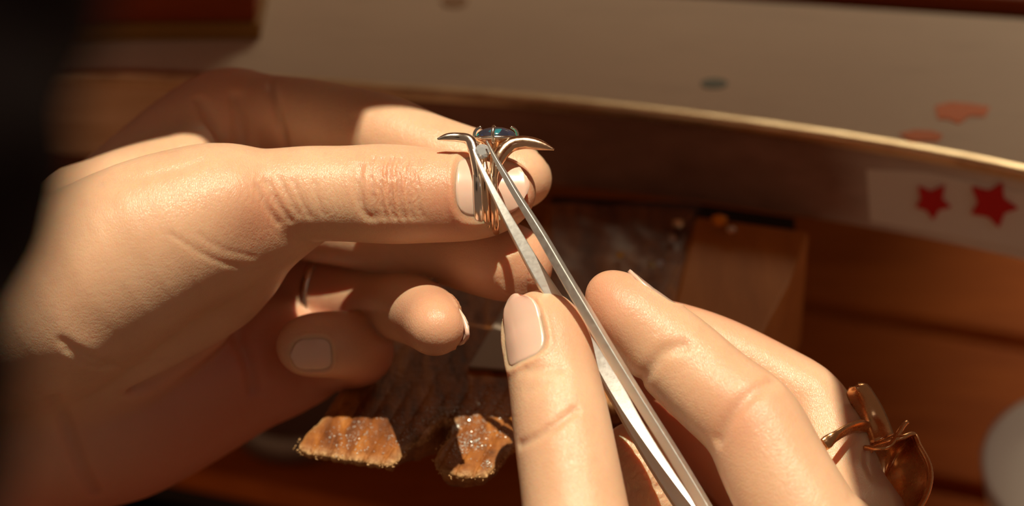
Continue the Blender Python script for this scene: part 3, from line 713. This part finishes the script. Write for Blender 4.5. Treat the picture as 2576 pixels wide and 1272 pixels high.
# small round diamond set between the shanks, facing the light
dc = px(1213, 381, -9.3); dn = nrm([-.05, .12, -1]); ds = nrm(np.cross(dn, [0, 1, 0])); du = np.cross(ds, dn)
V = []; F = []
def ringv(r_, h_, n_, ph): 
    i0 = len(V)
    for k in range(n_):
        a = 2*math.pi*(k+ph)/n_; V.append(dc+ds*r_*math.cos(a)+du*r_*math.sin(a)+dn*h_)
    return i0
tb = ringv(.85, .62, 8, 0); md = ringv(1.30, .40, 8, .5); gd = ringv(1.62, 0, 16, .0); V.append(dc-dn*1.2)
F.append(tuple(range(tb, tb+8)))
for k in range(8):
    k2 = (k+1) % 8
    F += [(tb+k, md+k, tb+k2), (md+k, gd+(2*k+1) % 16, gd+(2*k+2) % 16), (md+k, gd+2*k, gd+2*k+1), (md+k, gd+(2*k2) % 16, tb+k2), (tb+k, gd+2*k, md+k)]
for k in range(16): F.append((gd+k, len(V)-1, gd+(k+1) % 16))
t = NT('diamond'); t.set(Base_Color=(.82, .90, .97, 1), Roughness=.04, IOR=2.2, Metallic=.6); M['diamond'] = t.m
o = mesh('diamond', wpt(np.array(V)), F, parent=ring, mat=t.m, smooth=False); o['label'] = 'small clear round diamond'
bm = bmesh.new(); bm.from_mesh(o.data); bmesh.ops.recalc_face_normals(bm, faces=bm.faces); bm.to_mesh(o.data); bm.free()

# ------------------------------------------------------------------ sculptural bronze ring on the tweezer hand
br = tag(empty('bronze_ring', wp(2190, 1180, -4)), 'large bronze ring shaped like an open flower cup, on the tweezer hand', 'ring')
def up(P): return wpt(np.array(P))
# band crossing the finger
Q = crom([px(2072, 1118, -16), px(2100, 1098, -15), px(2135, 1078, -10), px(2168, 1072, -3), px(2190, 1090, 6), px(2180, 1140, 12)], 8)
v_, f_ = sweep(Q, 1.5, .75, np.array([.45, .9, 0]), n=14)
mesh('band', wpt(v_), f_, parent=br, mat=M['bronze'])
# upright leaf
rows = []
for i, s_ in enumerate(np.linspace(0, 1, 18)):
    c_ = px(2212-60*s_+8*math.sin(s_*3), 1110-140*s_, -2+3*math.sin(s_*3.1)); w_ = 3.6*(1-.35*s_)*(1 if s_ < .9 else math.sqrt(max(0, 1-((s_-.9)/.105)**2)))
    for q in np.linspace(-1, 1, 11):
        rows.append(c_+np.array([.86, .35, 0])*w_*q+np.array([0, 0, 1.5])*(q*q)*1.2)
F = [(i*11+j, i*11+j+1, (i+1)*11+j+1, (i+1)*11+j) for i in range(17) for j in range(10)]
o = mesh('leaf', wpt(np.array(rows)), F, parent=br, mat=M['bronze']); so_ = o.modifiers.new('solid', 'SOLIDIFY'); so_.thickness = .0011; so_.offset = 0
# open cup with a rolled lip
ax = nrm([-.25, .62, -.74]); s1 = nrm(np.cross(ax, [0, 1, .2])); s2 = np.cross(ax, s1)
lipc = [(2190, 1132), (2230, 1112), (2268, 1100), (2298, 1092), (2312, 1120), (2336, 1166), (2340, 1210), (2322, 1262), (2280, 1310), (2230, 1310), (2190, 1250), (2170, 1190)]
lipz = [-3, -5, -6, -3, -5, -8, -11, -14, -17, -17, -13, -8]
Lp = np.array([px(a, b, c) for (a, b), c in zip(lipc, lipz)])
K = 48; tt_ = np.linspace(0, len(Lp), K, endpoint=False)
def loop(P, t_):
    n_ = len(P); i = int(t_) % n_; f_ = t_-int(t_); a, b, c, d = P[i-1], P[i], P[(i+1) % n_], P[(i+2) % n_]
    return .5*(2*b+(c-a)*f_+(2*a-5*b+4*c-d)*f_*f_+(3*b-a-3*c+d)*f_**3)
lip = np.array([loop(Lp, q) for q in tt_]); cen = lip.mean(0)
V = []; rows_ = 10
for i in range(rows_+1):
    s_ = i/rows_; sh = math.cos(s_*math.pi/2)**.6 if s_ < 1 else .0; dp = 8.5*math.sin(s_*math.pi/2)
    for p_ in lip: V.append(cen+(p_-cen)*max(sh, .03)*(1+.05*math.sin(s_*3))+np.array([-.30, -.42, .86])*dp)
F = [(i*K+k, i*K+(k+1) % K, (i+1)*K+(k+1) % K, (i+1)*K+k) for i in range(rows_) for k in range(K)]
F.append(tuple(range(rows_*K, rows_*K+K)))
o = mesh('cup', wpt(np.array(V)), F, parent=br, mat=M['bronze']); so_ = o.modifiers.new('solid', 'SOLIDIFY'); so_.thickness = .0008; so_.offset = 0
v_, f_ = sweep(lip, .62, .62, np.array([0, 0, 1.]), n=10, closed=True)
mesh('lip', wpt(v_), f_, parent=br, mat=M['bronze'])
Q = crom([px(2176, 1125, -5), px(2205, 1128, -7), px(2240, 1118, -7), px(2272, 1070, -3), px(2280, 1062, -2)], 8)
v_, f_ = sweep(Q, .7, .6, np.array([0, 0, 1.]), n=10); mesh('tendril', wpt(v_), f_, parent=br, mat=M['bronze'])

# ------------------------------------------------------------------ the wooden bench pin, notched and chewed by saw and file
def q2(x, y): return np.array(P2(x, y, H_PIN))
outer = [q2(*p) for p in [(1204, 492), (1010, 742), (940, 850), (880, 938), (800, 1056), (762, 1086), (742, 1114), (760, 1130), (830, 1141), (930, 1158), (990, 1160), (1012, 1140), (1040, 1112), (1078, 1092), (1086, 1070), (1118, 1048), (1138, 1052), (1132, 1078), (1128, 1094), (1104, 1122), (1090, 1150), (1096, 1174), (1160, 1192), (1226, 1190), (1262, 1160), (1300, 1108), (1440, 1030), (1640, 980), (1740, 700), (1745, 520)]]
outer = np.array(outer)
def poly_sdf(X, Y, P):
    d = np.full(X.shape, 1e9); s_ = np.ones(X.shape)
    n_ = len(P); j = n_-1
    for i in range(n_):
        e = P[j]-P[i]; wx, wy = X-P[i][0], Y-P[i][1]
        t_ = np.clip((wx*e[0]+wy*e[1])/(e@e), 0, 1); d = np.minimum(d, (wx-e[0]*t_)**2+(wy-e[1]*t_)**2)
        c1 = Y >= P[i][1]; c2 = Y < P[j][1]; c3 = e[0]*wy > e[1]*wx
        s_ = np.where((c1 & c2 & c3) | (~c1 & ~c2 & ~c3), -s_, s_); j = i
    return s_*np.sqrt(d)
h_ = .33; lo = outer.min(0)-3; hi = outer.max(0)+3; zlo, zhi = H_PIN-26, H_PIN+2.5
gx = np.arange(lo[0], hi[0], h_); gy = np.arange(lo[1], hi[1], h_); gz = np.arange(zlo, zhi, h_)
X2, Y2 = np.meshgrid(gx, gy, indexing='ij')
def vnoise(X, Y, sc, seed):
    r = np.random.default_rng(seed); g = r.random((64, 64)); x = X/sc % 63; y = Y/sc % 63; i = x.astype(int); j = y.astype(int); a = x-i; b = y-j
    a = a*a*(3-2*a); b = b*b*(3-2*b); i1 = (i+1) % 64; j1 = (j+1) % 64
    return (g[i, j]*(1-a)+g[i1, j]*a)*(1-b)+(g[i, j1]*(1-a)+g[i1, j1]*a)*b-.5
d2 = poly_sdf(X2, Y2, outer)
nz = vnoise(X2, Y2, 1.6, 1)*1.0+vnoise(X2, Y2, .8, 2)*.8
gA, gB = q2(832, 1128), q2(884, 1052)             # direction of the file strokes
gd = nrm(gB-gA); gn = np.array([gd[1], -gd[0]]); U = (X2-gA[0])*gn[0]+(Y2-gA[1])*gn[1]+.8*vnoise(X2, Y2, 9, 3)
ph = U/4.1; fr = np.abs(ph-np.round(ph))*4.1
amp = .45+.5*(vnoise(np.round(ph)*3.1, 0*ph, 1.0, 4)+.5)
front = q2(740, 1110)[1]; ahead = np.clip(1-(Y2-front-6)/16, 0, 1)
groove = np.exp(-(fr/.38)**2)*amp*(.35+.65*ahead)
d2e = d2 + nz*.55*np.clip((Y2 < front+22), 0, 1) + groove*.9*smoothstep(d2, -3.5, 0)
top = H_PIN - groove*.85 - .55*np.clip(d2e+1.6, 0, 1.6)**1.3 + nz*.12
thick = 3.0 + .26*np.clip(Y2-front, 0, 60)
ntc = q2(1118, 1100); thick = thick + 5.5*np.exp(-((X2-ntc[0])**2+(Y2-ntc[1])**2)/13**2)*smoothstep(X2, q2(960, 1150)[0], q2(1010, 1150)[0])
# undercut edge at the very front
under = smoothstep(-(Y2-front-9), 0, 8)
Z = gz[None, None, :]
a = Z-top[..., None]; b = (H_PIN-thick)[..., None]-Z
side = d2e[..., None]+under[..., None]*np.clip(H_PIN-1.0-Z, 0, 6)*.45
Fp = np.maximum(np.maximum(a, b), side)
g = openvdb.FloatGrid(background=3.0); g.copyFromArray(np.ascontiguousarray(np.clip(Fp, -2, 2).astype(np.float32)), tolerance=0.0)
p_, tri, quad = g.convertToPolygons(0.0, 0.25)
PV = p_*h_+np.array([lo[0], lo[1], zlo])
F = [tuple(q[::-1]) for q in quad.tolist()]+[tuple(q[::-1]) for q in tri.tolist()]
t = NT('pin_wood')
v = t.coords((1, .22, 1), (0, 0, -math.atan2(gd[0], gd[1])))
a_ = t.noise(v, 240, 5, .65, .5); bb = t.noise(t.coords(), 60, 4, .6)
c = t.ramp(t.math('ADD', t.math('MULTIPLY', a_, .6), t.math('MULTIPLY', bb, .4)), [(.36, (.07, .017, .004)), (.5, (.24, .075, .012)), (.64, (.44, .17, .03))])
c = t.mix(t.ramp(t.noise(t.coords(), 150, 4, .7), [(.56, (0, 0, 0)), (.72, (.65, .65, .65))]), c, (.045, .018, .011))
c = t.mix(t.attr('frayed'), c, t.ramp(t.noise(t.coords(), 900, 3, .7), [(.3, (.22, .085, .022)), (.65, (.66, .42, .20))]))
t.l(c, t.p.inputs['Base Color']); t.set(Roughness=.55)
t.p.inputs['Specular IOR Level'].default_value = .4
t.l(t.bump(t.noise(t.coords(), 800, 5, .7), .6, .0006, t.bump(a_, .4, .0006)), t.p.inputs['Normal'])
pin = mesh('bench_pin', PV, F, origin=(*q2(1250, 700), H_PIN-8), mat=t.m)
tag(pin, 'notched brown wooden bench pin with a chewed, file-scored front edge', 'bench pin')
ii = np.clip(((PV[:, 0]-lo[0])/h_).astype(int), 0, len(gx)-1); jj = np.clip(((PV[:, 1]-lo[1])/h_).astype(int), 0, len(gy)-1)
dd = d2[ii, jj]
fray = np.exp(-np.clip(-dd-.1, 0, 9)/.75)*smoothstep(-(PV[:, 1]-front-26), 0, 6)*smoothstep(PV[:, 2], H_PIN-4.0, H_PIN-1.2)
set_attr(pin, 'frayed', np.clip(fray, 0, 1))
# splinters of the chewed edge
parts = []
for i in range(150):
    k = rng.integers(5, 25); s_ = rng.random(); e = outer[k]*(1-s_)+outer[k+1]*s_
    q = e + rng.normal(0, .35, 2); dr = nrm(np.append(rng.normal(0, 1, 2), rng.normal(-.2, .5))); Ln = rng.uniform(.3, .8)
    z_ = H_PIN - rng.uniform(.4, 1.8); o_ = np.array([q[0], q[1], z_]); pp = nrm(np.cross(dr, [0, 0, 1.])); r2_ = nrm(np.cross(dr, pp)); w_ = rng.uniform(.08, .22)
    parts.append((np.array([o_+pp*w_, o_-pp*w_*.5+r2_*w_, o_-pp*w_*.5-r2_*w_, o_+dr*Ln]), [(0, 1, 2), (0, 3, 1), (1, 3, 2), (2, 3, 0)]))
v_, f_ = merge(parts)
o = mesh('splinters', v_, f_, parent=pin, mat=simple('splinter', (.62, .38, .17), .6).m, smooth=False); tag(o, kind='stuff')
# bright metal filings lying on the pin
parts = []
def shard(c_, r_):
    d_ = rng.normal(0, 1, (5, 3)); d_ /= np.linalg.norm(d_, axis=1)[:, None]
    return (c_+np.array([[1, 0, 0], [-1, 0, 0], [0, 1, 0], [0, -1, 0], [0, 0, .8], [0, 0, -.5]])@np.linalg.qr(rng.normal(0, 1, (3, 3)))[0]*r_*rng.uniform(.5, 1.2, (6, 1)),
            [(0, 2, 4), (2, 1, 4), (1, 3, 4), (3, 0, 4), (2, 0, 5), (1, 2, 5), (3, 1, 5), (0, 3, 5)])
clus = [(1120, 1035, 34, 150), (1145, 1070, 14, 110), (1170, 1030, 40, 60), (1160, 1130, 36, 90), (1260, 1040, 40, 60), (1250, 1090, 40, 50), (1060, 1060, 40, 50), (960, 1090, 70, 50), (1010, 1100, 40, 40), (1225, 1165, 14, 50), (870, 1110, 60, 90), (1230, 1010, 40, 40), (900, 1085, 60, 80), (1190, 1110, 40, 130), (1200, 1060, 50, 90)]
for cx, cy, sp, n_ in clus:
    for _ in range(n_):
        a_, b_ = rng.normal(cx, sp*.55), rng.normal(cy, sp*.38); q = q2(a_, b_)
        i_ = int((q[0]-lo[0])/h_); j_ = int((q[1]-lo[1])/h_)
        if not (0 <= i_ < len(gx) and 0 <= j_ < len(gy)) or d2[i_, j_] > -.2: continue
        r_ = rng.uniform(.09, .22)*(1.5 if rng.random() < .12 else 1)
        parts.append(shard(np.array([q[0], q[1], top[i_, j_]+r_*.45]), r_))
v_, f_ = merge(parts)
o = mesh('metal_filings', v_, f_, origin=(*q2(1130, 1050), H_PIN), mat=M['filings'], smooth=False)
tag(o, 'bright metal filings scattered round the notch of the bench pin', 'filings', kind='stuff')

# dust clinging to the lit middle fingertip
parts = []
for i in range(120):
    a_, b_ = rng.uniform(1196, 1338), rng.uniform(600, 752)
    if rng.random() > (.25 if b_ < 690 else 1): continue
    h3 = LEFT.hit(a_, b_, 0, 30)
    if h3[2] > 8 or h3[2] < 0.3: continue
    v_, f_ = shard(wpt(h3), rng.uniform(.05, .11)); parts.append((v_, f_))
v_, f_ = merge(parts)
o = mesh('metal_dust', v_, f_, origin=wp(1270, 690, 3), mat=M['filings'], smooth=False)
tag(o, 'fine bright metal dust clinging to the middle fingertip behind the tweezers', 'dust', kind='stuff')

# paler wooden holder block beside the pin
blk = [q2(*p) for p in [(1748, 545), (2036, 584), (1985, 720), (1900, 880), (1650, 985), (1660, 900)]]
bv_, bf_ = prism([tuple(p) for p in blk], H_PIN-34, H_PIN+.5)
o = mesh('pin_holder', bv_, bf_, origin=(*blk[3], H_PIN-34), mat=M['block_wood'], smooth=False); bevel(o, 1.2)
tag(o, 'plain wooden holder block beside the bench pin under the bench rim', 'holder block')
# thin grey plate lying on the pin
pl = [q2(*p) for p in [(1178, 930), (1292, 742), (1490, 760), (1520, 955)]]
v_, f_ = prism([tuple(p) for p in pl], H_PIN+.2, H_PIN+1.1)
o = mesh('thin_plate', v_, f_, origin=(*pl[0], H_PIN+.2), mat=simple('plate', (.30, .24, .19), .5).m, smooth=False); bevel(o, .25)
tag(o, 'thin grey plate lying on the bench pin behind the fingertips', 'plate')

# clear plastic bag with a few loose stones on it
corners = [np.array([*q2(1385, 528), 0]), np.array([*q2(1768, 520), 0]), np.array([*q2(1655, 790), 0]), np.array([*q2(1400, 790), 0])]
G_ = 30; V = []
for i in range(G_+1):
    for j in range(G_+1):
        s_, t_ = i/G_, j/G_
        p = (corners[0]*(1-s_)+corners[1]*s_)*(1-t_)+(corners[3]*(1-s_)+corners[2]*s_)*t_
        hgt = 1.6+1.6*vnoise(np.array(p[0]+200), np.array(p[1]), 7, 8)+1.2*abs(vnoise(np.array(p[0]*1.2+p[1]+300), np.array(p[1]), 4, 9))
        V.append([p[0], p[1], H_PIN+max(.9, float(hgt))])
F = [(i*(G_+1)+j, i*(G_+1)+j+1, (i+1)*(G_+1)+j+1, (i+1)*(G_+1)+j) for i in range(G_) for j in range(G_)]
t = NT('plastic'); tr = t.n('ShaderNodeBsdfTransparent'); mx = t.n('ShaderNodeMixShader'); mx.inputs[0].default_value = .16
t.set(Base_Color=(.26, .17, .15, 1), Roughness=.42); t.l(tr.outputs[0], mx.inputs[1]); t.l(t.p.outputs[0], mx.inputs[2]); t.l(mx.outputs[0], t.out.inputs[0])
o = mesh('plastic_bag', np.array(V), F, origin=(*q2(1560, 640), H_PIN+.5), mat=t.m); so_ = o.modifiers.new('solid', 'SOLIDIFY'); so_.thickness = .0001
tag(o, 'crumpled clear plastic bag lying on the bench pin under the rim', 'bag')
def gem(x, y, r_, col, lab, metal=.7):
    bm = bmesh.new(); bmesh.ops.create_icosphere(bm, subdivisions=1, radius=1)
    V = np.array([v.co[:] for v in bm.verts]); F = [[v.index for v in q.verts] for q in bm.faces]; bm.free()
    V = V*np.array([1, 1, .62])*r_; q = q2(x, y)
    Rm = Matrix.Rotation(rng.uniform(0, 6), 3, 'Z'); V = V@np.array(Rm)
    t = simple('stone', col, .06, metal)
    o = mesh('gemstone', V+np.array([*q, H_PIN+3.4]), F, origin=(*q, H_PIN+3.4-r_*.6), mat=t.m, smooth=False)
    tag(o, lab, 'gemstone', 'loose stones beside the bench pin')
gem(1705, 590, 1.7, (.95, .78, .55), 'pale golden stone, uppermost of the loose stones on the bag')
gem(1560, 670, 1.2, (.85, .62, .15), 'small yellow stone lying alone at the bag middle')
gem(1637, 694, 1.3, (.62, .66, .45), 'greenish stone touching the bluish one on the bag')
gem(1660, 690, 1.2, (.62, .74, .95), 'bluish clear stone touching the greenish one on the bag')
gem(1690, 628, 1.2, (.60, .50, .45), 'dull grey stone midway along the bag edge')
gem(1808, 582, 2.3, (.80, .30, .02), 'orange amber stone lying on the plain holder block', .2)
gem(1838, 606, 1.4, (.75, .72, .66), 'clear stone beside the orange amber one on the holder block')

# round grey dish in the tray behind the curled fingers, and a pale grey bowl at the edge of the picture
def lathe(name, c_, prof, mat, lab, cat):
    n_ = 64; V = []; F = []
    for r_, z_ in prof:
        for k in range(n_): V.append([c_[0]+r_*math.cos(2*math.pi*k/n_), c_[1]+r_*math.sin(2*math.pi*k/n_), c_[2]+z_])
    m_ = len(prof)
    for i in range(m_-1):
        for k in range(n_): F.append((i*n_+k, i*n_+(k+1) % n_, (i+1)*n_+(k+1) % n_, (i+1)*n_+k))
    F.append(tuple(range(n_))[::-1]); F.append(tuple(range((m_-1)*n_, m_*n_)))
    o = mesh(name, np.array(V), F, origin=c_, mat=mat); tag(o, lab, cat); return o
c_ = onplane(745, 1010, H_TRAY+10); c_[2] = H_TRAY+.8
lathe('round_tin', c_, [(19, 0), (20, .6), (20, 9), (19.4, 9.6), (18.4, 9.2), (18, 7), (17, 6.6), (.5, 6.6)], metal_mat('tin', (.42, .37, .32), .55), 'round dark grey tin in the tray below the curled fingers', 'tin')
c_ = onplane(2860, 1200, H_TRAY+40); c_[2] = H_TRAY+.8
lathe('grey_bowl', c_, [(22, 0), (24, 1), (38, 22), (42, 38), (42.5, 40), (41, 40), (36, 36), (34, 35), (.5, 34.5)], simple('grey_glaze', (.70, .64, .58), .6).m, 'round pale grey bowl cut by the picture edge beside the bronze ring', 'bowl')

# dark clothing of the maker, close to the lens
sleeve = tag(empty('sleeve', wp(-250, 1700, -290)), 'black blurred sleeve close to the lens along one side', 'sleeve')
def pz(x, y, z): return px(x, y, z)
edge = [(330, -1500), (290, -600), (225, -100), (150, 250), (60, 600), (10, 900), (0, 1272), (-30, 1900)]
P = []; R = 62
for x, y in edge: P.append(px(x, y, -320)+np.array([-R, 0, 0]))
P = crom(P, 6)
v_, f_ = sweep(P, R, R*.8, np.array([1., 0, 0]), n=40)
wob = 1.1*np.sin(v_[:, 1]*.35+2*np.sin(v_[:, 2]*.1))
v_[:, 0] += wob*(v_[:, 0] > P[:, 0].mean())
mesh('cloth', wpt(v_), f_, parent=sleeve, mat=M['black'])

# unseen board added over the bench, outlined to shape the shade on bench and hands
H_SH = 1000 + 270
def shade_pt(p):                              # where the sunlight that reaches p crosses the board
    return np.array(p) - sund*((np.array(p)[2]-H_SH)/sund[2])
SHADE = [(-330, 35.5), (-70, 35.5), (-60, 25), (-37, 24), (-33, 33), (-12, 33), (25, 26), (58, 24), (67, 14), (71, -4), (74, -56), (74, -286), (330, -286), (330, 560), (-330, 560)]
sh = tag(empty('shade_board', (0, 540, H_SH)), 'unseen wooden board added above the bench to cast the shade', 'shade board')
poly = [tuple(shade_pt((x, y, 1012))[:2]) for x, y in SHADE]
v_, f_ = prism(poly, H_SH, H_SH+18)
mesh('board', v_, f_, parent=sh, mat=M['pale_wood'], smooth=False)
for bx in (-250, 200):
    v_, f_ = prism([(bx, 520), (bx+20, 520), (bx+20, 540), (bx, 540)], H_TOP+2, H_SH); mesh('shade_board_post', v_, f_, parent=sh, mat=M['pale_wood'], smooth=False)
